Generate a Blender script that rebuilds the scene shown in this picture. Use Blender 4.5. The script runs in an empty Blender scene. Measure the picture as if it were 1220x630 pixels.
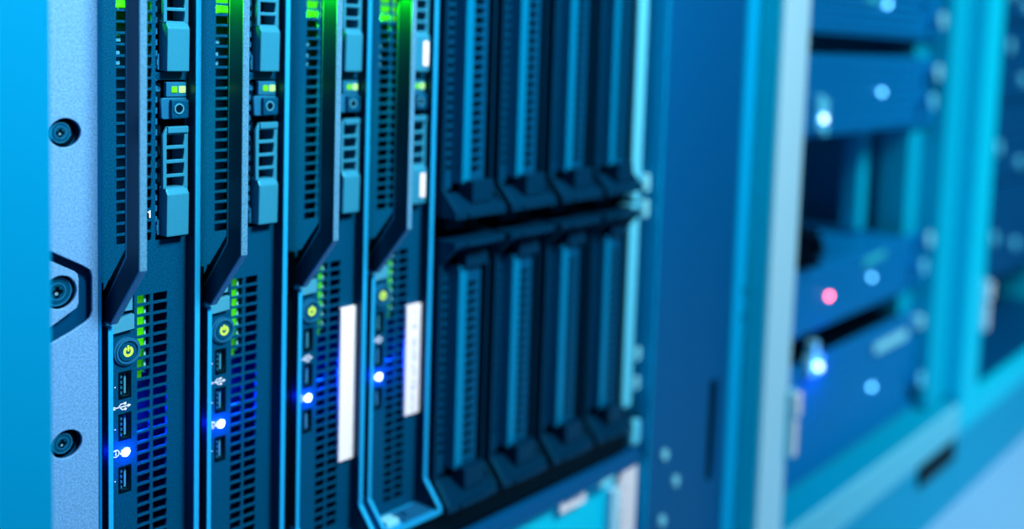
import bpy, bmesh, math, random
from mathutils import Matrix, Vector
random.seed(4)
sc = bpy.context.scene
COL = sc.collection
MM = .001
FL = 553.0            # floor lies 553 mm below the lens height

# ------------------------------------------------------------------ materials
def mat(name, c, rough=.5, metal=0., spec=.5, bump=0., bscale=1500., mottle=0., emit=None, es=0.):
    m = bpy.data.materials.new(name); m.use_nodes = True
    nt = m.node_tree; b = nt.nodes['Principled BSDF']
    b.inputs['Base Color'].default_value = (*c, 1)
    b.inputs['Roughness'].default_value = rough
    b.inputs['Metallic'].default_value = metal
    b.inputs['Specular IOR Level'].default_value = spec
    if not metal: b.inputs['Specular Tint'].default_value = (max(.05, min(1, c[0]*1.6)), .7, 1, 1)
    if emit:
        b.inputs['Emission Color'].default_value = (*emit, 1)
        b.inputs['Emission Strength'].default_value = es
    if bump or mottle:
        tc = nt.nodes.new('ShaderNodeTexCoord'); nz = nt.nodes.new('ShaderNodeTexNoise')
        nz.inputs['Scale'].default_value = bscale; nz.inputs['Detail'].default_value = 2
        nt.links.new(tc.outputs['Object'], nz.inputs['Vector'])
        if bump:
            bp = nt.nodes.new('ShaderNodeBump'); bp.inputs['Strength'].default_value = bump
            bp.inputs['Distance'].default_value = .0003
            nt.links.new(nz.outputs['Fac'], bp.inputs['Height']); nt.links.new(bp.outputs['Normal'], b.inputs['Normal'])
        if mottle:
            cr = nt.nodes.new('ShaderNodeMix'); cr.data_type = 'RGBA'
            mr = nt.nodes.new('ShaderNodeMapRange')
            mr.inputs[1].default_value = .3; mr.inputs[2].default_value = .7
            nt.links.new(nz.outputs['Fac'], mr.inputs[0])
            nt.links.new(mr.outputs[0], cr.inputs[0])
            cr.inputs[6].default_value = (*[v*(1-mottle) for v in c], 1)
            cr.inputs[7].default_value = (*[min(1, v*(1+mottle)) for v in c], 1)
            nt.links.new(cr.outputs[2], b.inputs['Base Color'])
    return m

M = dict(
 ear   = mat('brushed_ear_paint', (0.111,0.344,0.632), .42, 0, .5, .6, 1300, .28),
 edge  = mat('ear_edge_paint', (.0,.17,.48), .4, 0, .4),
 face  = mat('server_face_plastic', (0.000,0.061,0.146), .42, 0, .45, .6, 1500, .45),
 rim   = mat('server_rim_metal', (0.010,0.396,0.763), .38, 0, .5, .25, 1500, .06),
 lever = mat('lever_plastic', (0.068,0.271,0.447), .36, 0, .5, .5, 1400, .28),
 sideshade = mat('dark_side_shade', (.0,.024,.060), .34, 0, .28),  # dark tone standing in for shade on left-facing sides
 tab   = mat('carrier_latch_metal', (0.020,0.238,0.387), .32, 0, .6, .15, 1600, .05),
 frame = mat('carrier_frame', (0.008,0.136,0.288), .4, 0, .5),
 black = mat('black_plastic', (.0,.0015,.005), .55, 0, .18),
 dark  = mat('dark_cavity', (.0,.004,.014), .6, 0, .2),
 cavity= mat('cavity_liner', (.0,.010,.032), .7, 0, .12),
 plate = mat('pale_latch_plate', (0.045,0.306,0.468), .4, 0, .5, .2, 1600, .06),
 screw = mat('black_screw', (.0,.055,.12), .3, 0, .7),
 groove= mat('ear_groove_paint', (.0,.045,.13), .45, 0, .4),
 white = mat('white_label', (.92,.97,1.), .5, 0, .3),
 ink   = mat('grey_blue_ink', (.05,.22,.40), .5),
 mark  = mat('white_marking_ink', (.80,.95,1.), .5, emit=(.6,.9,1), es=0),
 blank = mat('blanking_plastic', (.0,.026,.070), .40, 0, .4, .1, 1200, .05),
 blankhi = mat('blanking_lit_plastic', (0.000,0.202,0.405), .33, 0, .6),  # blanking plastic brightened where the ridge faces the light
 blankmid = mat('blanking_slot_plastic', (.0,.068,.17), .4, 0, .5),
 silver= mat('silver_trim', (.12,.76,1.), .33, 0, .6),
 dpanel= mat('dark_blue_rack_paint', (0.000,0.095,0.279), .45, 0, .4),
 lpanel= mat('blue_door_paint', (0.000,0.252,0.504), .5, 0, .3),
 stripe= mat('rack_edge_lit_paint', (.0,.46,.85), .45, 0, .3),
 pale  = mat('pale_rack_paint', (.40,.84,1.), .5, 0, .3),
 teal  = mat('teal_rack_paint', (.0,.48,.70), .5, 0, .3),
 sky   = mat('bright_teal_rack_paint', (.0,.66,.90), .5, 0, .3),
 unit  = mat('rack_unit_paint', (.0,.19,.48), .45, 0, .4),
 unitd = mat('rack_unit_slats', (.0,.20,.50), .5, 0, .3),
 liner = mat('rack_interior', (.0,.008,.02), .6, 0, .3),
 chrome= mat('glint_metal', (.30,.80,1.), .22, .6, .8),
 clear = mat('pale_clip_plastic', (.25,.88,1.), .25, 0, .7),
 tealside = mat('teal_side_light', (.0,.88,.98), .5, 0, .3),
 railp = mat('rail_paint', (.12,.62,.80), .5, 0, .3),
 railt = mat('rail_top_tone', (.0,.38,.56), .5, 0, .3),
 floor = mat('pale_floor_vinyl', (.24,.60,.86), .35, 0, .4),
 green = mat('green_led', (.02,.1,0), .5, emit=(.16,.85,.0), es=1.1),
 greenw= mat('bright_green_led', (.1,.2,.05), .5, emit=(.42,1,.30), es=1.25),
 lime  = mat('power_led', (.03,.06,.0), .5, emit=(.50,.85,.08), es=1.4),
 gpipe = mat('green_light_pipe', (.01,.08,0), .5, emit=(.05,.62,.0), es=1.15),
 unitsky = mat('cyan_unit_paint', (.0,.74,1.), .45, 0, .4),
 plinth= mat('plinth_paint', (.0,.36,.60), .5, 0, .3),
 gdim  = mat('dim_green_light_pipe', (.01,.06,0), .5, emit=(.02,.26,.0), es=1.1),
 blue  = mat('blue_white_led', (.8,.9,1), .4, emit=(.42,.62,1), es=6),
 cyanl = mat('cyan_glow', (.4,.8,1), .4, emit=(.10,.50,.9), es=7),  # emissive colour for small pale dots on the rack units
 red   = mat('red_led', (.8,.1,.1), .4, emit=(1,.13,.2), es=15),
 unit_far = mat('far_unit_paint', (.0,.075,.22), .5, 0, .3),
 gtag  = mat('green_tinted_label', (.03,.55,.62), .5),
)
# the green light pipe fades down its length, a property of the lit pipe
# ------------------------------------------------------------------ geometry helpers (millimetres)
class MB:
    def __init__(s): s.bm = bmesh.new()
    def box(s, x0, x1, y0, y1, z0, z1, bev=0):
        r = bmesh.ops.create_cube(s.bm, size=1)
        for v in r['verts']:
            v.co = Vector(((x0+x1)/2+v.co.x*(x1-x0), (y0+y1)/2+v.co.y*(y1-y0), (z0+z1)/2+v.co.z*(z1-z0)))
        if bev:
            e = list({e for v in r['verts'] for e in v.link_edges})
            bmesh.ops.bevel(s.bm, geom=e, offset=bev, segments=2, affect='EDGES', profile=.6)
        return s
    def cyl(s, x, z, r, y0, y1, seg=32, r2=None, bev=0):       # axis along y
        q = bmesh.ops.create_cone(s.bm, cap_ends=True, segments=seg, radius1=r, radius2=r if r2 is None else r2, depth=y1-y0)
        rot = Matrix.Rotation(math.radians(-90), 4, 'X')   # +z -> +y
        for v in q['verts']:
            v.co = rot @ v.co; v.co += Vector((x, (y0+y1)/2, z))
        if bev:
            e = [e for e in {e for v in q['verts'] for e in v.link_edges} if len(e.link_faces) == 2 and e.calc_face_angle(0) > 1]
            bmesh.ops.bevel(s.bm, geom=e, offset=bev, segments=2, affect='EDGES', profile=.6)
        return s
    def ring(s, x, z, ro, ri, y0, y1, seg=32, a0=0, a1=360):
        n = seg; full = abs(a1-a0) >= 360
        V = []
        for i in range(n + (0 if full else 1)):
            a = math.radians(a0+(a1-a0)*i/n); c, d = math.cos(a), math.sin(a)
            V.append([s.bm.verts.new((x+r*c, y, z+r*d)) for r, y in ((ro,y0),(ro,y1),(ri,y1),(ri,y0))])
        k = len(V)
        for i in range(k if full else k-1):
            A, B = V[i], V[(i+1) % k]
            for j in range(4): s.bm.faces.new((A[j], A[(j+1)%4], B[(j+1)%4], B[j]))
        if not full:
            s.bm.faces.new(V[0]); s.bm.faces.new(V[-1][::-1])
        return s
    def prism(s, pts, a, b, plane='yz', bev=0):    # polygon in (y,z) extruded along x, in (x,z) along y or in (x,y) along z
        def P(p, t):
            return {'yz': (t, p[0], p[1]), 'xz': (p[0], t, p[1]), 'xy': (p[0], p[1], t)}[plane]
        A = [s.bm.verts.new(P(p, a)) for p in pts]; B = [s.bm.verts.new(P(p, b)) for p in pts]
        f = [s.bm.faces.new(A), s.bm.faces.new(B[::-1])]
        n = len(pts)
        for i in range(n): f.append(s.bm.faces.new((A[i], B[i], B[(i+1)%n], A[(i+1)%n])))
        if bev:
            e = list({e for q in f for e in q.edges})
            bmesh.ops.bevel(s.bm, geom=e, offset=bev, segments=2, affect='EDGES', profile=.6)
        return s
    def plate(s, outer, holes, y0, y1, bev=.0):    # flat plate in x-z with any holes, front at y0
        cu = bpy.data.curves.new('tmp', 'CURVE'); cu.dimensions = '2D'; cu.fill_mode = 'BOTH'
        cu.extrude = max((y1-y0)/2-bev, .01); cu.bevel_depth = bev; cu.bevel_resolution = 1; cu.offset = -bev
        for L in [outer]+list(holes):
            sp = cu.splines.new('POLY'); sp.points.add(len(L)-1); sp.use_cyclic_u = True
            for p, q in zip(sp.points, L): p.co = (q[0], q[1], 0, 1)
        o = bpy.data.objects.new('tmp', cu)
        me = bpy.data.meshes.new_from_object(o)
        ym = (y0+y1)/2
        for v in me.vertices: v.co = Vector((v.co.x, ym-v.co.z, v.co.y))
        s.bm.from_mesh(me)
        bpy.data.objects.remove(o); bpy.data.curves.remove(cu); bpy.data.meshes.remove(me)
        return s
    def build(s, name, m, parent=None, org=(0,0,0), smooth=False):
        bm = s.bm
        bmesh.ops.remove_doubles(bm, verts=bm.verts, dist=.001)
        bmesh.ops.recalc_face_normals(bm, faces=bm.faces)
        me = bpy.data.meshes.new(name)
        for v in bm.verts: v.co = (v.co - Vector(org))*MM
        bm.to_mesh(me); bm.free()
        me.materials.append(M[m] if isinstance(m, str) else m)
        if smooth:
            for p in me.polygons: p.use_smooth = True
            me.set_sharp_from_angle(angle=math.radians(35))
        o = bpy.data.objects.new(name, me); COL.objects.link(o)
        if parent: o.parent = parent
        else: o.location = (org[0]*MM, org[1]*MM, (org[2]+FL)*MM)
        return o

def rect(x0, x1, z0, z1): return [(x0,z0),(x1,z0),(x1,z1),(x0,z1)]
def circ(x, z, r, n=28, sx=1): return [(x+r*sx*math.cos(2*math.pi*i/n), z+r*math.sin(2*math.pi*i/n)) for i in range(n)]
def tag(o, label, cat, group=None, kind=None):
    if label: o['label'] = label
    if cat: o['category'] = cat
    if group: o['group'] = group
    if kind: o['kind'] = kind
    return o
def thing(name, org, label, cat, group=None):
    o = bpy.data.objects.new(name, None); COL.objects.link(o)
    o.empty_display_size = .01
    o.location = (org[0]*MM, org[1]*MM, (org[2]+FL)*MM)
    return tag(o, label, cat, group)
def kids(o): return [c for c in bpy.data.objects if c.parent == o]
def copy_tree(o, parent=None):
    c = o.copy(); COL.objects.link(c)
    c.parent = parent
    for ch in kids(o): copy_tree(ch, c)
    return c
def lamp(name, parent, loc, color, energy, r, org):
    l = bpy.data.lights.new(name, 'POINT'); l.color = color; l.energy = energy; l.shadow_soft_size = r*MM
    o = bpy.data.objects.new(name, l); COL.objects.link(o); o.parent = parent
    o.location = [(a-b)*MM for a, b in zip(loc, org)]
    return o

# ------------------------------------------------------------------ blade servers
ZT, ZB = 58.0, -270.0     # top and bottom of a blade
ROW = 4.86
def make_blade():
    org = (0, 0, ZB)
    t = thing('blade_server', org, '', 'server', 'blade servers standing upright in the enclosure')
    # --- recessed faceplate with its vent openings
    holes = []
    n = int((ZT-6+93)/ROW)
    for i in range(n):
        z = -93.2+i*ROW
        holes.append(rect(11.8, 19.2, z, z+3.75)); holes.append(rect(20.6, 28.4, z, z+3.75))
    for i in range(30):
        z1 = -117.4-i*ROW
        holes.append(rect(21.6, 27.9, z1-3.75, z1)); holes.append(rect(29.4, 36.4, z1-3.75, z1))
    for z0, z1 in ((-162.4,-150.2),(-181.4,-169.2),(-205.5,-193.3)):
        holes.append(rect(12.6, 18.7, z0, z1))
    holes.append(rect(30.4, 45.6, -93.4, -21.6))
    holes.append(rect(30.4, 45.6, -18.2, 53.0))
    MB().plate(rect(.2, 46.1, ZB+2, ZT), holes, 0, 1.6, .12).build('faceplate', 'face', t, org)
    # --- body behind the face
    b = MB()
    b.box(.3, .9, 1.7, 300, ZB+2, ZT).box(46.2, 46.9, 1.7, 300, ZB+2, ZT)
    b.box(.9, 46.2, 17, 300, ZB+3, ZT-1).box(.9, 46.2, 1.7, 17, ZB+2, ZB+3).box(.9,46.2,1.7,17,ZT-1,ZT)
    b.box(29.2, 29.9, 1.7, 17, -94, ZT-1)
    b.build('housing', 'cavity', t, org)
    # --- components seen through the upper vents
    g = MB()
    for z0, z1, x1 in ((-15.6,-8.8,15.2),(-5.6,-2.0,15.6)):
        g.box(12.6, x1-.4, 2.4, 7, z0+.4, z1-.4, .3)
    g.build('connector', 'plate', t, org)
    # --- right rim and left lower rim, both curling forward at the foot
    MB().prism([(-7,ZT),(-7,-253),(-20,-266.5),(-20,ZB),(1.6,ZB),(1.6,ZT)], 46.2, 48.9, bev=.35).build('side_rim', 'rim', t, org)
    MB().prism([(-6.5,ZT),(-6.5,-252.8),(-19.6,-266.3),(-19.6,ZB+1.7),(-.1,ZB+1.7),(-.1,ZT)], 45.95, 46.15).build('rim_shade', 'sideshade', t, org)  # thin strip coloured dark for shade on the rim's left wall
    MB().prism([(-5,-127.4),(-5,-253),(-18,-266),(-18,ZB+2),(0,ZB+2),(0,-127.4)], 5.2, 7.5, bev=.3).build('side_rim', 'rim', t, org)
    MB().box(.3, 5.1, -.4, -.05, ZB+3, -126.5).build('gap_shade_strip', 'black', t, org)  # black strip put in for the shade of the gap
    MB().box(5.0, 5.15, -4.6, -.1, -252, -127.8).build('rim_shade', 'sideshade', t, org)  # same painted shade on the lower left rim
    k = MB(); k.box(7.5, 46.2, -19.5, 0, ZB, ZB+1.6, .3).box(5.2, 46.2, -20.5, -18.6, ZB, ZB+2.8, .4)
    k.build('foot_shelf', 'rim', t, org)
    k = MB(); k.box(23, 44, -16.5, -4, ZB+1.7, ZB+3.0, .4).box(27, 41, -13.5, -8, ZB+3.0, ZB+4.6, .4)
    k.build('release_slot', 'frame', t, org)
    MB().box(11, 20, -15, -7, ZB+1.7, ZB+5, .6).build('clip', 'clear', t, org)
    # --- lever: tilts out of the face and runs up, standing off it
    L = MB().prism([(-32,ZT),(-32,-98.5),(-8.6,-125.6),(-2,-125.6),(-2,-118),(-21.5,-94),(-21.5,ZT)], 4.2, 7.6, bev=.5)
    lv = L.build('lever', 'lever', t, org)
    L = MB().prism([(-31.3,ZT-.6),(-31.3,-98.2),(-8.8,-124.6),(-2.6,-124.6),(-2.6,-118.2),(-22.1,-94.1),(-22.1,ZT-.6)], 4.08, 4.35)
    L.build('side_shade', 'sideshade', lv, org)  # sheet coloured dark for the lever's shaded side
    MB().box(1.6, 4.0, -3.5, 0, -125.4, -108, .3).box(7.8, 11.0, -3, 0, -122.5, -108, .3).cyl(5.9, -121, 1.8, -2.4, -.1).build('pivot_housing', 'black', t, org)
    MB().prism([(-21.4,ZT-1),(-21.4,-94),(-2.2,-117.6),(-.3,-117.6),(-.3,-114.5),(-20.4,-91),(-20.4,ZT-1)], 4.3, 7.4).build('back_shadow_strip', 'black', lv, org)  # black strip standing for the shadow behind the lever
    # --- pale plate below the lever
    MB().box(12.4, 18.6, -1.4, 0, -122.8, -112.5, .2).build('latch_plate', 'plate', t, org)
    MB().prism([(8.0,-131.8),(18.8,-131.0),(18.8,-124.4),(8.0,-126.2)], -2.6, 0, 'xz', .2).build('latch_plate', 'plate', t, org)
    MB().box(19.0, 19.9, -.3, .4, -132, -112.5).box(12.4, 19.0, -.3, .4, -124.2, -123.0).build('latch_groove', 'black', t, org)
    # --- power button
    pb = MB().cyl(16.3, -141, 6.3, -1.0, .0, 40, bev=.3).ring(16.3, -141, 5.6, 4.7, -1.9, -.9, 40).build('button_bezel', 'frame', t, org, True)
    MB().cyl(16.3, -141, 4.2, -1.7, -1.0, 40, bev=.3).build('power_button', 'face', t, org, True)
    s = MB().ring(16.3, -141, 2.35, 1.25, -2.0, -1.6, 30, 118, 422)
    s.box(15.95, 16.65, -2.0, -1.6, -140.9, -138.3)
    s.build('power_symbol', 'lime', t, org)
    # --- usb sockets
    for z0, z1 in ((-162.4,-150.2),(-181.4,-169.2),(-205.5,-193.3)):
        u = MB().plate(rect(12.65, 18.65, z0, z1), [rect(13.4, 18.0, z0+.8, z1-.8)], -.25, 9).build('usb_socket', 'black', t, org)
        MB().box(12.7,18.6,9,9.6,z0,z1).build('socket_back', 'black', u, org)
        MB().box(16.3, 17.2, 2.0, 9, z0+1.6, z1-1.6).build('contact_tongue', 'plate', u, org)
        p = MB()
        for j in range(4): p.box(13.4, 14.6, .4, 3, z0+2.0+j*2.4, z0+3.1+j*2.4)
        p.build('contact_spring', 'frame', u, org)
    # --- printed marks: usb tridents, dots, info sign
    s = MB(); zz = -166.0
    s.box(10.4, 17.2, -.12, 0, zz-.22, zz+.22).cyl(10.6, zz, .75, -.12, 0, 14)
    s.prism([(17.0,zz+.8),(18.6,zz),(17.0,zz-.8)], -.12, 0, 'xz')
    s.prism([(12.2,zz),(13.6,zz+1.5),(15.4,zz+1.5),(15.4,zz+1.1),(13.8,zz+1.1),(12.7,zz)], -.12, 0, 'xz').box(15.2,16.3,-.12,0,zz+.8,zz+1.8)
    s.prism([(12.9,zz),(14.2,zz-1.5),(15.6,zz-1.5),(15.6,zz-1.1),(14.4,zz-1.1),(13.5,zz)], -.12, 0, 'xz').cyl(15.9, zz-1.3, .6, -.12, 0, 12)
    s.build('usb_symbol', 'mark', t, org)
    s = MB().ring(11.3, -186.6, 1.75, 1.35, -.12, 0, 24).box(11.0,11.6,-.12,0,-187.5,-186.3).box(11.0,11.6,-.12,0,-185.9,-185.4)
    s.build('info_symbol', 'mark', t, org)
    s = MB()
    for z in (-156.5, -175.6, -199.3): s.cyl(11.0, z, .3, -.1, 0, 10)
    s.build('marking_dot', 'mark', t, org)
    s = MB(); s.box(26.9, 27.6, -.12, 0, -88.5+3-3.2, -82.6).box(26.1,28.4,-.12,0,-88.8,-88.3+.1).box(26.3,27.0,-.12,0,-83.7,-83.2).box(26.9,27.6,-.12,0,-88.5,-82.6)
    # --- indicator light
    il = MB().cyl(15.9, -187, 1.9, -1.0, .0, 24, bev=.5).build('indicator_light', 'blue', t, org, True)
    lamp('indicator_glow', il, (15.9, -4.5, -187), (.0,.04,1), .012, 1.2, org)
    lamp('indicator_glow', il, (30, 6, -178), (.0,.03,1), .04, 2.5, org)
    lamp('indicator_glow', il, (2.2, 4-6.5, -183), (.0,.04,1), .003, 1, org)
    # --- green light pipe behind the lower vents
    gp = MB()
    gp.box(23.0, 26.3, 3.2, 6, -142, -124, .4)
    gp.build('light_pipe', 'gpipe', t, org)
    MB().box(23.0, 26.3, 3.2, 6, -123.9, -116, .4).build('light_pipe', 'gdim', t, org)
    MB().box(23.0, 25.6, 3.2, 6, -157, -142.1, .4).build('light_pipe', 'gdim', t, org)
    MB().box(26.6, 27.6, 3.0, 6, -154, -115, .2).build('clear_strip', 'clear', t, org)
    # --- glowing box and lamps added for the green light at the top
    sd = MB().box(11, 28.8, 6, 8, 9.5, 40, .4).build('green_glow_box', 'gpipe', t, org)
    sp = bpy.data.lights.new('status_glow', 'SPOT'); sp.color = (.05,1,.0); sp.energy = .30; sp.shadow_soft_size = .0006  # unseen spot added to throw green onto the lever side
    sp.spot_size = math.radians(62); sp.spot_blend = .5
    so = bpy.data.objects.new('status_glow', sp); COL.objects.link(so); so.parent = sd
    so.location = [(a-b)*MM for a, b in zip((-3, -27, 27), org)]
    so.rotation_euler = Vector((7, 0, -15)).to_track_quat('-Z','Y').to_euler()
    lamp('status_glow', sd, (16, 4.2, 10), (.08,1,.0), .02, 1.5, org)
    # --- two hot-swap drive carriers
    for dz in (0, 73.9):
        if dz:
            d = MB()
        body = MB().box(30.9, 45.5, 6.5, 40, -92.9+dz, min(-22+dz, 52.6)).build('drive_carrier', 'black', t, org)
        h = MB()
        wins = [rect(33.6, 42.3, z-4.8+dz, z+dz) for z in (-45.9,-52.3,-58.7,-65.0)]
        outl = [(31.7,-70.2+dz),(31.7,-45.6+dz),(33.8,-42.2+dz),(44.3,-42.2+dz),(44.3,-70.2+dz)]
        if dz == 0 or True:
            h.plate(outl, wins, -4, -2.2, .35)
            h.box(42.7,44.2,-2.3,6.5,-70+dz,-43+dz)
        h.box(33.6,44.0,-4.9,-2.6,-45.2+dz,-42.2+dz,.5)
        h.build('latch_grille', 'tab', body, org)
        h = MB().prism([(-3.6,-69.4+dz),(-5.6,-72.6+dz),(-5.2,-91.6+dz),(2,-91.6+dz),(2,-69.4+dz)], 32.9, 44.0, bev=.6)
        h.build('latch_tab', 'tab', body, org)
        # black side channel clips
        h = MB().box(31.0, 31.8, -.6, 5, -91+dz, -84+dz, .2).box(30.5,31.4,-.8,1,-89+dz,-86.6+dz,.2)
        h.build('side_clip', 'frame', body, org)
        if dz == 0:
            h = MB().box(34.9, 45.0, -1.2, 1.2, -29.2, -22.6, .4).build('status_block', 'frame', body, org)
            MB().box(37.5, 40.1, -1.8, -1.1, -27.3, -24.5, .25).build('status_light', 'green', h, org)
            MB().box(41.2, 44.3, -1.8, -1.1, -27.4, -24.4, .25).build('status_light', 'greenw', h, org)
            lamp('status_glow', h, (42, -5, -25.5), (.15,1,.0), .00025, 1, org)
            MB().ring(32.6, -25.9, 1.1, .8, 1.6, 2.2, 18).cyl(32.6,-25.9,.85,2.0,2.2).build('carrier_mark', 'frame', body, org)
            MB().plate(rect(30.9,34.2,-92.5,-22.2), [], 2.2, 3.2).build('carrier_wall', 'dark', body, org)
            h = MB().plate([(32.4,-38.4),(32.4,-30.4),(33.6,-29.6),(45,-29.6),(45,-39.2),(33.4,-39.2)], [], -1.5, .8, .4).build('button_housing', 'frame', body, org)
            MB().box(36.3, 44.8, -3.6, -1.4, -38.8, -30.4, .5).build('release_button', 'face', body, org)
            MB().ring(39.8, -34.4, 2.4, 1.8, -4.0, -3.5, 30).build('button_ring', 'plate', h, org)
            MB().cyl(39.8, -34.4, 1.7, -3.7, -3.5, 24, bev=.1).build('button_dimple', 'dark', h, org)
        # notched guide on the left wall of the bay
        w = MB()
        for i in range(15):
            z = -90+i*ROW+dz
            if z < 50: w.box(30.42, 31.2, 0.0, 1.4, z, z+2.6)
        w.build('bay_guide', 'frame', body, org)
    return t

S = [220.9, 270.2, 322.9, 372.2]
blabels = ['leftmost of the four blade servers, sharpest, beside the pale screwed mounting ear',
           'second blade server from the left, without a white sticker, blue light mid-low on its strip',
           'third blade server from the left, carrying the blank white sticker near its lower right edge',
           'fourth blade server from the left, its white sticker printed with small characters']
proto = make_blade()
blades = [proto]+[copy_tree(proto) for _ in range(3)]
for c_ in kids(blades[0]):
    if c_.name.startswith('green_glow_box'):
        for g_ in kids(c_):
            if g_.location.x < 0: bpy.data.objects.remove(g_)
for t, s, l in zip(blades, S, blabels):
    t.location.x = s*MM; t['label'] = l
org = (0,0,ZB)
# numeral printed on the leftmost blade
MB().box(27.3, 28.0, -.12, 0, -82.9, -79.6).box(26.6,27.4,-.12,0,-80.6,-80.0).build('printed_numeral', 'mark', blades[0], org)
st = MB().box(35.6, 46.2, -2.2, -.2, -227.0, -143.0, .3).build('white_sticker', 'white', blades[2], org)
st = MB().box(34.6, 46.0, -2.2, -.2, -214.0, -150.0, .3).build('white_sticker', 'white', blades[3], org)
ink = MB()
z = -154.
while z > -212:
    if not (-168 < z < -164) and not (-184 < z < -182):
        for q in range(3):
            if random.random() < .72:
                xx = 39.2+q*1.1+random.uniform(-.2,.2); ink.box(xx, xx+.75, -2.3, -2.15, z-.35-random.random()*.5, z+.2)
    z -= 1.55
ink.build('printed_characters', 'ink', st, org)
for z0 in (-88, -14.5):
    MB().box(38.8, 42.6, -6.1, -5.2, z0, z0+13.5, .2).build('carrier_sticker', 'white', blades[3], org)
# gap filler strip between second and third blade
# ------------------------------------------------------------------ blade blanks
def make_blank(mirror):
    # heights relative to the middle line of the enclosure
    zt, zb = (ZT, -100.5) if not mirror else (-113.5, -272.0)
    org = (0, 0, zb)
    t = thing('blanking_module', org, '', 'blank module', 'dark blanking modules filling the empty half-height slots')
    z_lo_knee = -84.5 if not mirror else -256.0
    z_hi_knee = None if not mirror else -128.5
    def side(x0, x1, yf, out, name, m, bev=.3):
        p = []
        if mirror: p += [(out, zt), (out, zt-3.5), (yf, z_hi_knee)]
        else: p += [(yf, zt)]
        p += [(yf, z_lo_knee), (out, z_lo_knee-12), (out, zb), (5, zb), (5, zt)]
        MB().prism(p, x0, x1, bev=bev).build(name, m, t, org)
    side(3.0, 6.0, -9, -21, 'edge_rail', 'blank')
    side(46.2, 48.0, -7, -19, 'edge_rail', 'blank')
    za = z_lo_knee+4; zc = (zt-2) if not mirror else z_hi_knee-3
    # recessed floor with the left slot column
    n = int((zc-za-8)/5.4)
    sl = [rect(14.6, 19.6, za+5+i*5.4, za+5+i*5.4+3.2) for i in range(n)]
    f = MB().plate(rect(6.0, 20.5, za-6, zc+2), sl, 0, 2.5, .15)
    f.build('recess_panel', 'blankmid', t, org)
    # raised ridge with the right slot column
    sl = [circ(31.6, za+6+i*5.4, 1.85, 14, 2.5) for i in range(n)]
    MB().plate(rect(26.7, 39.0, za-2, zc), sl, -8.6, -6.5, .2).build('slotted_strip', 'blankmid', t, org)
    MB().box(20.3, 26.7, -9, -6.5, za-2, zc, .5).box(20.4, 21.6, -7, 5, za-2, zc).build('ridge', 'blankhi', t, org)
    MB().box(21.7,40.3,-4,5,za-1,zc-1).build('ridge_backing', 'black', t, org)
    # finger cups at the ends
    def cup(z0, z1, down):
        c = MB().box(22, 40, -16 if down else -12.5, -4, z0, z1, .8)
        c.build('finger_block', 'blank', t, org)
    cup(z_lo_knee-9, z_lo_knee+4, True)
    if mirror: cup(zc, zc+9, False)
    e = MB()
    zl = z_lo_knee-12
    e.prism([(-4, z_lo_knee-4),(-18, zl+1),(-21, zl),(-21, zb),(2, zb),(2, z_lo_knee-4)], 6.0, 46.2, bev=.4)
    e.box(13, 36, -22.5, -20, zb+.6, zb+3.0, .5)
    e.build('end_cap', 'blank', t, org)
    if mirror:
        e = MB()
        e.prism([(-4, z_hi_knee+3),(-18, zt-4),(-21, zt-3),(-21, zt),(2, zt),(2, z_hi_knee+3)], 6.0, 46.2, bev=.4)
        e.box(13, 36, -22.5, -20, zt-3.0, zt-.6, .5)
        e.build('end_cap', 'blank', t, org)
    MB().box(2.4, 47.8, 10.5, 200, zb+1, zt-1).build('housing', 'black', t, org)
    return t
SB = [421.9, 470.5, 520.3, 569.3]
pos = ['nearest the blade servers', 'second from the blade servers', 'third from the blade servers', 'farthest from the blade servers']
for mirror in (False, True):
    p = make_blank(mirror)
    for i, s in enumerate(SB):
        o = p if i == 0 else copy_tree(p)
        o.location.x = s*MM
        o['label'] = 'dark %s-row blanking module with slotted ridges, %s' % ('lower' if mirror else 'upper', pos[i])

# ------------------------------------------------------------------ enclosure
org = (220, 0, -300)
enc = thing('blade_enclosure', org, 'blade server enclosure with a pale screwed ear at left and silver trim at right', 'enclosure')
MB().box(212, 219.5, 2, 420, -300, 66).build('side_wall', 'dark', enc, org)
MB().box(618.5, 640, 2, 420, -300, 66).build('side_wall', 'dark', enc, org)
MB().box(219.5, 618.5, -6, 420, 59.5, 66, .5).build('top_panel', 'face', enc, org)
MB().box(219.5, 618.5, -12, 420, -292, -273.2, .5).build('bottom_panel', 'black', enc, org)
MB().box(212, 634, -16, 10, -304, -292.4, 1).build('bottom_trim', 'dpanel', enc, org)
MB().box(319.6+1, 322.6, 1, 300, -272, 58).build('slot_divider', 'black', enc, org)
MB().box(424,616,8,20,-112.5,-101.5).build('middle_divider', 'black', enc, org)
for s in SB: MB().box(s+14, s+30, -3, 8, -110, -104.5, .8).build('slot_latch', 'blank', enc, org)
# mounting ear with two screw holes and the grooved pocket
gro_o = [(184,-82),(201.1,-91.1),(214.0,-98.5),(217.2,-100.8),(218.0,-103.5),(218.0,-118.5),(217.3,-121),(215.3,-122.6),(209,-125.6),(184,-135)]
gro_i = [(184,-86),(201.1,-95.1),(210.1,-100.2),(211.6,-101.6),(212,-103.5),(212,-113.8),(211.3,-115.8),(200.9,-121.6),(184,-130.6)]
ear = MB().plate(rect(184, 220.6, -300, 60), [circ(206.6,-42.6,6.0,32,1.12), circ(206.6,-173.2,6.0,32,1.12),
      [(185,z) if x == 184 else (x,z) for x,z in gro_o]], -7, -5.2, .35)
ear.plate([(185.6,z) if x == 184 else (x,z) for x,z in gro_i], [circ(204.2,-108.3,7.0,32)], -7, -5.2, .35)
e_ = ear.build('mounting_ear', 'ear', enc, org)
MB().box(184, 219.3, -2.6, -1.4, -300, 60).build('ear_backing', 'groove', e_, org)
MB().box(220.9, 222.3, -6.6, -.2, -272, 58, .3).build('ear_edge', 'edge', e_, org)
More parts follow.
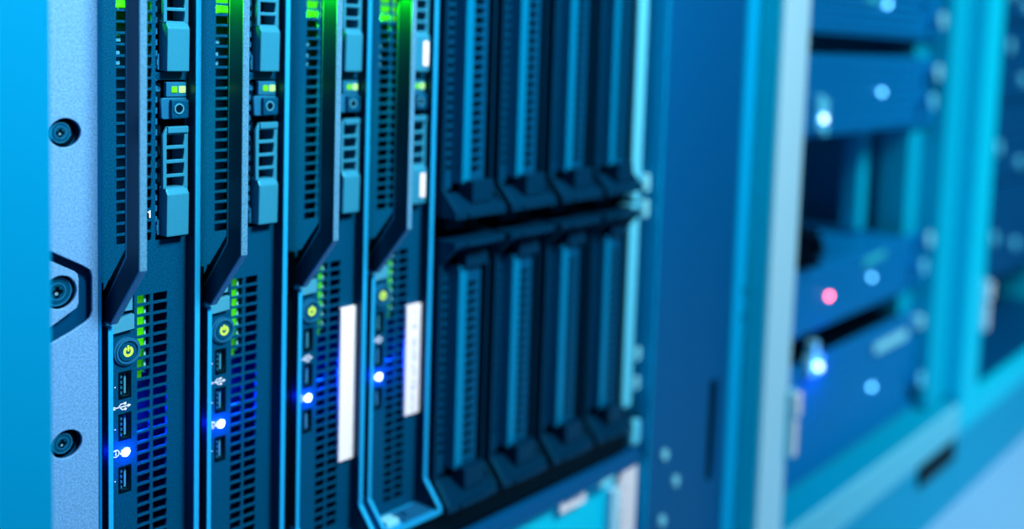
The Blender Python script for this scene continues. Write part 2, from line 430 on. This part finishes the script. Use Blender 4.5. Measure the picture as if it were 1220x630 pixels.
def screw(x, z, r, parent, name='mounting_screw'):
    MB().cyl(x+.8, z, r*1.45, -2.9, -2.62, 32).build('hole_shade_disc', 'black', parent, org)  # black disc put in for the shade down the screw hole
    s = MB().cyl(x, z, r, -4.6, -2.7, 36, bev=.5).build(name, 'screw', parent, org, True)
    MB().ring(x, z, r*.97, r*.88, -4.9, -4.5, 36).build('screw_rim', 'frame', s, org, True)
    MB().ring(x, z, r*.60, r*.52, -4.9, -4.5, 30).build('screw_rim', 'frame', s, org, True)
    c = MB(); w = r*.12; l = r*.36
    c.box(x-l, x+l, -5.06, -4.4, z-w, z+w).box(x-w, x+w, -5.06, -4.4, z-l, z+l).cyl(x, z, r*.22, -5.04, -4.5, 16)
    c.build('screw_recess', 'black', s, org)
    MB().cyl(x-.1*r, z-.12*r, r*.12, -5.2, -5.0, 10).build('recess_glint', 'chrome', s, org)  # bright disc modelled in place of a glint
screw(205.7, -42.6, 4.4, e_); screw(205.7, -173.2, 4.4, e_)
screw(204.0, -108.3, 6.2, e_, 'captive_screw')
# right trim
for z0, z1 in ((-100,60),(-262,-112.5)): MB().box(620.2, 631.5, -8, 2, z0, z1, 1.2).build('side_trim', 'silver', enc, org)
MB().box(622, 630, -9, -1, -110, -104, 1.2).build('trim_latch', 'silver', enc, org)

for z in (-98, -117): MB().box(631, 638, -12, -6.9, z-6, z+7, 2).build('trim_catch', 'clear', enc, org)
for z in (-225, -247): MB().box(633, 639, -10, -6.9, z-4, z+6, 1.5).build('trim_catch', 'clear', enc, org)
MB().box(626, 637, -14, -8, -290, -272, 2).build('trim_foot', 'silver', enc, org)

# ------------------------------------------------------------------ unit under the enclosure
org = (400, 0, -380)
un = thing('power_unit', org, 'cyan fronted rack unit below the blade enclosure with a small white tag', 'rack unit')
MB().box(188, 636, -6, 300, -390, -306, 1).build('front_panel', 'unitsky', un, org)
lb = MB().box(545, 573, -12, -10.5, -315, -301, .4).build('white_tag', 'white', un, org)
tx = MB()
x = 549.
while x < 568:
    tx.box(x, x+1.3, -12.12, -11.9, -309-random.random()*1.5, -306.6); x += 2.2
tx.build('printed_line', 'ink', lb, org)
MB().box(556,560,-10.6,-5.8,-311,-305).build('tag_clip', 'sky', un, org)
MB().box(584, 604, -16, -6, -309, -300, 3).build('cable_clip', 'clear', un, org)
b = MB().plate(rect(616, 634, -400, -306), [rect(618.5, 622.5, z-3.5, z) for z in range(-384, -318, 8)], -14, -8, .4)
b.build('slotted_bracket', 'white', un, org)
MB().box(606, 615.5, -12, -6, -395, -318, .8).build('bracket_lip', 'pale', un, org)

# ------------------------------------------------------------------ racks
def bolt(x, z, y, r, parent, org, m='clear'):
    return MB().cyl(x, z, r, y-2.6, y, 20, bev=.9).build('bolt', m, parent, org, True)
org = (400, 0, -553)
r1 = thing('server_rack', org, 'near rack with blue door frame at left and dark blue slotted side post', 'rack')
MB().box(-120, 174.8, -61, 400, -553, 620, 2).build('door_frame', 'lpanel', r1, org)
MB().box(176, 211, -.9, 30, -553, 620).build('mounting_rail', 'dark', r1, org)
p = MB().plate(rect(641.5, 753, -553, 620), [rect(726, 737.5, -346, -263)], -20, -17, .6)
p.build('side_post', 'dpanel', r1, org)
MB().box(640.0, 641.4, -19.4, 30, -553, 620).build('post_lit_skin', 'stripe', r1, org)  # lighter skin puts light on the post's left face into the colour
MB().box(642, 752, -12, 300, -553, 620).build('post_core', 'black', r1, org)
MB().box(753.6, 774, -22, 300, -553, 620, 3).build('post_edge', 'stripe', r1, org)
for x, z in ((659.5,-303.5),(677,-329),(660,-355)): bolt(x, z, -19.8, 4.2, r1, org)
for x,z in ((769,-196),(769,-218)): MB().cyl(x, z, 2.4, -22.4,-21.9,16).build('edge_plug','dpanel',r1,org)
MB().box(60,640,300,306,-553,620).build('back_panel','liner',r1,org)
MB().box(176,640,-20,300,-553,-480,1).build('base_plinth','dpanel',r1,org)

org = (1050, 0, -553)
r2 = thing('server_rack', org, 'middle rack in pale and teal paint, open shelf between its units', 'rack')
MB().box(777.5, 824.5, -41, 300, -553, 620, 1.5).build('side_frame', 'pale', r2, org)
MB().box(776.2, 777.6, -38, 300, -553, 620).build('frame_side_tint', 'tealside', r2, org)  # teal skin colour stands for the light on the left face
MB().box(1208, 1246, 6, 40, -417, 620, 1).build('mounting_rail', 'teal', r2, org)
MB().box(1248, 1308, -20, 300, -417, 620, 3).build('side_post', 'teal', r2, org)
MB().box(824.8, 1308, -41, 300, -459, -421, 3).build('bottom_rail', 'railp', r2, org)
MB().box(826, 1307, -37, -1, -420.9, -420.3).build('rail_top_sheet', 'railt', r2, org)  # darker sheet laid over the rail's top face
MB().box(824.8, 1308, -36, 300, -553, -459.5, 1).build('base_plinth', 'plinth', r2, org)
MB().box(1182, 1306, -39.5, -35.8, -490, -464, 2).build('plinth_slot', 'black', r2, org)
MB().box(825, 1308, 300, 306, -420, 620).build('back_panel', 'liner', r2, org)
MB().box(826, 832, 10, 300, -420, 620).build('side_skin', 'dpanel', r2, org)
MB().box(1152, 1176, 40, 60, -200, -84, 2).build('rear_rail', 'teal', r2, org)

org = (1340, 0, -553)
r3 = thing('server_rack', org, 'farthest rack at the right edge with a bright cyan post', 'rack')
MB().box(1309, 1372, -41, 300, -420, 620, 4).build('side_frame', 'sky', r3, org)
MB().box(1309, 2100, -41, 300, -459, -421, 3).build('bottom_rail', 'sky', r3, org)
MB().box(1309, 2100, -36, 300, -553, -459.5, 1).build('base_plinth', 'plinth', r3, org)
MB().box(1373, 2100, -30, 299, -420.9, -420.2).build('floor_tray', 'unit_far', r3, org)
MB().box(1966, 2100, -41, 300, -420, 620, 4).build('side_frame', 'sky', r3, org)
MB().box(1309, 2100, 300, 306, -420, 620).build('back_panel', 'liner', r3, org)

def latch(x, z0, z1, y, parent, org):
    t = MB().box(x-5, x+5, y-4, y, z0, z1, 1.5).build('door_latch', 'clear', parent, org)
    MB().box(x-4, x+4.5, y-10, y-4, z0+ (z1-z0)*.62, z1-2, 2).build('latch_grip', 'white', t, org)
    MB().box(x-3, x+4, y-8, y-4, z0+2, z0+(z1-z0)*.55, 1.5).build('latch_tongue', 'white', t, org)
latch(825.5, -347, -287, -41.1, r2, (1050,0,-553))
latch(1366, -340, -275, -41.1, r3, (1340,0,-553))

# ------------------------------------------------------------------ units in the middle rack
def rack_unit(x0, x1, z0, z1, label, ears=True, slats=6, name='rack_server', m='unit', y=-3, x_slat=None, depth=250, cat='server'):
    org = ((x0+x1)/2, 0, z0)
    t = thing(name, org, label, cat)
    xe = x1-55 if ears else x1
    MB().box(x0, min(xe,1190) if ears else x1, y, depth, z0, z1, 1.2).build('chassis', m, t, org)
    if ears: MB().box(xe+.2, x1, y, y+3, z0, z1, 1).build('mounting_ear', m, t, org)
    g = MB(); h = (z1-z0)/(slats*2+1)
    for i in range(slats):
        za = z0+h*(2*i+1)
        g.box(x0+22, (xe if ears else x1)-12, y-2, y-.1, za, za+h*.9, .4)
    g.build('vent_slats', 'unitd' if m=='unit' else m, t, org)
    return t, org
def dot(t, org, name, x, z, r, m, y=-3, d=4):
    if d > 8:
        MB().cyl(x, z, r*.5, y-d+3, y, 16).build('screw_stem', 'unitd', t, org, True); y = y-d+3; d = 3
    return MB().cyl(x, z, r, y-d, y, 20, bev=min(r, d)*.35).build(name, m, t, org, True)
t, o = rack_unit(840, 1247, 18, 90, 'topmost unit in the middle rack, above the black gap', slats=7)
dot(t,o,'glow_dot',1084.5,52,3,'cyanl'); dot(t,o,'thumbscrew',1221,40,9,'clear',-3,15); dot(t,o,'thumbscrew',1200,58,5,'unitd',-3,8)
MB().box(1030,1062,-5.5,-5,52,60,.2).build('green_tag','gtag',t,o)
t, o = rack_unit(840, 1247, -79, -2, 'ribbed unit just above the open shelf of the middle rack', slats=7)
dot(t,o,'glow_dot',1084,-39.6,2.6,'cyanl'); dot(t,o,'thumbscrew',1219,-18.5,9,'clear',-3,15); dot(t,o,'thumbscrew',1207,-51,9,'silver',-3,15)
MB().box(1241,1246.6,-5,-3.1,-55,-22,.4).build('ear_slot','black',t,o)
MB().box(842,1189,-2,250,-1.9,-1.4).build('gap_shade_sheet','black',t,o)  # black sheet standing for the shade in the gap above
dot(t,o,'indicator_light',924,-61,3.2,'blue',-3,13); MB().box(918,932,-12,-3,-72,-40,2).box(934,944,-10,-3,-78,-44,2).build('pull_handle','silver',t,o)
t, o = rack_unit(840, 1247, -269, -205, 'unit with the red light, under the open shelf of the middle rack', slats=5)
dot(t,o,'warning_light',980.5,-238.6,2.6,'red'); dot(t,o,'glow_dot',1088.7,-236.5,2.4,'cyanl')
dot(t,o,'thumbscrew',1228,-211,9,'clear',-3,15); dot(t,o,'thumbscrew',1214,-241,9,'silver',-3,15)
MB().prism([(1064,-222),(1064,-214),(1122,-210),(1122,-218)],-5.8,-5.2,'xz').build('green_tag','gtag',t,o)
k = MB()
for (x,z) in ((928,-196),(936,-186),(930,-176)): k.cyl(x,z,5,-16,-6,16,bev=1)
k.box(918,948,-6,60,-203.5,-168,2)
tag(k.build('cable_connector','dark',None,(932,0,-203)), 'dark round plug cluster lying on the red-lit unit beside the pale post', 'connector')
t, o = rack_unit(840, 1247, -418, -296, 'tall unit at the bottom of the middle rack with a long white strip', slats=11)
dot(t,o,'glow_dot',1108.7,-360.4,2.6,'cyanl'); dot(t,o,'thumbscrew',1232,-378,9,'silver',-3,15)
MB().box(842,1189,-2,250,-295.9,-295.4).build('gap_shade_sheet','black',t,o)  # another black sheet in place of gap shade
MB().box(1105,1200,-9,-5,-324,-313,2).build('white_strip','clear',t,o)
MB().box(1226,1244,-12,-3.1,-318,-304,2).build('ear_grip','clear',t,o)
il = dot(t,o,'indicator_light',942,-297-2,3.0,'blue',-14); il2 = MB().box(930,958,-13,-3,-309,-290,3).box(938,950,-12,-3,-290,-276,2).build('pull_handle','clear',t,o)
lamp('indicator_glow', il, (955,-24,-302), (.0,.06,1), .06, 3, o)
MB().cyl(1240,-400,6,-8,-3.1,16).build('ear_hole','black',t,o)

# units in the farthest rack
for i,(za,zb) in enumerate(((48,130),(-58,44),(-168,-62),(-300,-172))):
    t, o = rack_unit(1420, 1960, za, zb, 'dark unit in the farthest rack, %s' % ('topmost in view','second from the top','third from the top','lowest, beside the cyan post latch')[i], ears=False, slats=6, y=-12, m='unit_far')
    dot(t,o,'thumbscrew',(1478,1484,1466,1475)[i],(85,16,-118,-240)[i],9,'silver',-12,9)
    dot(t,o,'thumbscrew',(1560,1570,1580,1590)[i],(70,-30,-145,-262)[i],8,'silver',-12,8)

# ------------------------------------------------------------------ floor
f = MB().box(-3000, 5000, -4000, 3000, -565, -553.05).build('floor', 'floor'); f['kind'] = 'structure'
w_ = MB().box(-3000, 5000, 2200, 2300, -553, 2100).build('wall_back', 'dpanel'); w_['kind'] = 'structure'

# ------------------------------------------------------------------ light
w = bpy.data.worlds.new('room_light'); sc.world = w; w.use_nodes = True
bg = w.node_tree.nodes['Background']; bg.inputs[0].default_value = (.14,.62,1,1); bg.inputs[1].default_value = .10
def area(name, loc, target, sx, sy, col, e, spread=180):
    l = bpy.data.lights.new(name, 'AREA'); l.shape = 'RECTANGLE'; l.size = sx; l.size_y = sy; l.color = col; l.energy = e; l.spread = math.radians(spread)
    o = bpy.data.objects.new(name, l); COL.objects.link(o); o.location = loc
    o.rotation_euler = (Vector(target)-Vector(loc)).to_track_quat('-Z','Y').to_euler()
    return o
area('aimed_area_light', (.46,-1.0,1.42), (.27,0,.80), .40, .30, (.93,.94,1), 5.5, 54)  # unseen area light, narrowed and aimed for a falloff down the blades
area('aimed_area_light', (1.10,-1.35,1.75), (1.45,-.1,.25), .8, .6, (.90,.94,1), 8, 72)  # second unseen light, placed to reach the left-facing post sides

# ------------------------------------------------------------------ camera
cam = bpy.data.cameras.new('camera'); co = bpy.data.objects.new('camera', cam); COL.objects.link(co); sc.camera = co
f_px = 1250.
cam.sensor_fit = 'HORIZONTAL'; cam.sensor_width = 36; cam.lens = f_px/1220*36
cam.shift_x = 0; cam.shift_y = -(315-163.2554)/1220
R = ((0.6481494888957544, -0.7608246937420351, 0.03237322097831712), (-0.04758086144157326, -0.08288970432719549, -0.9954222011491555), (0.7600251980484924, 0.6436420451686549, -0.08992561382865914))
# rows: camera right / down / forward in world axes
right, down, fwd = (Vector(r) for r in R)
m = Matrix.Identity(4)
for i in range(3):
    m[i][0] = right[i]; m[i][1] = -down[i]; m[i][2] = -fwd[i]
m[0][3], m[1][3], m[2][3] = 0, -.42, FL*MM
co.matrix_world = m
cam.clip_start = .01
cam.dof.use_dof = True; cam.dof.focus_distance = .460; cam.dof.aperture_fstop = 3.2

vs = sc.view_settings
sc.display_settings.display_device = 'sRGB'
vs.view_transform = 'Standard'; vs.look = 'None'; vs.gamma = 1; vs.exposure = 0; vs.use_curve_mapping = False
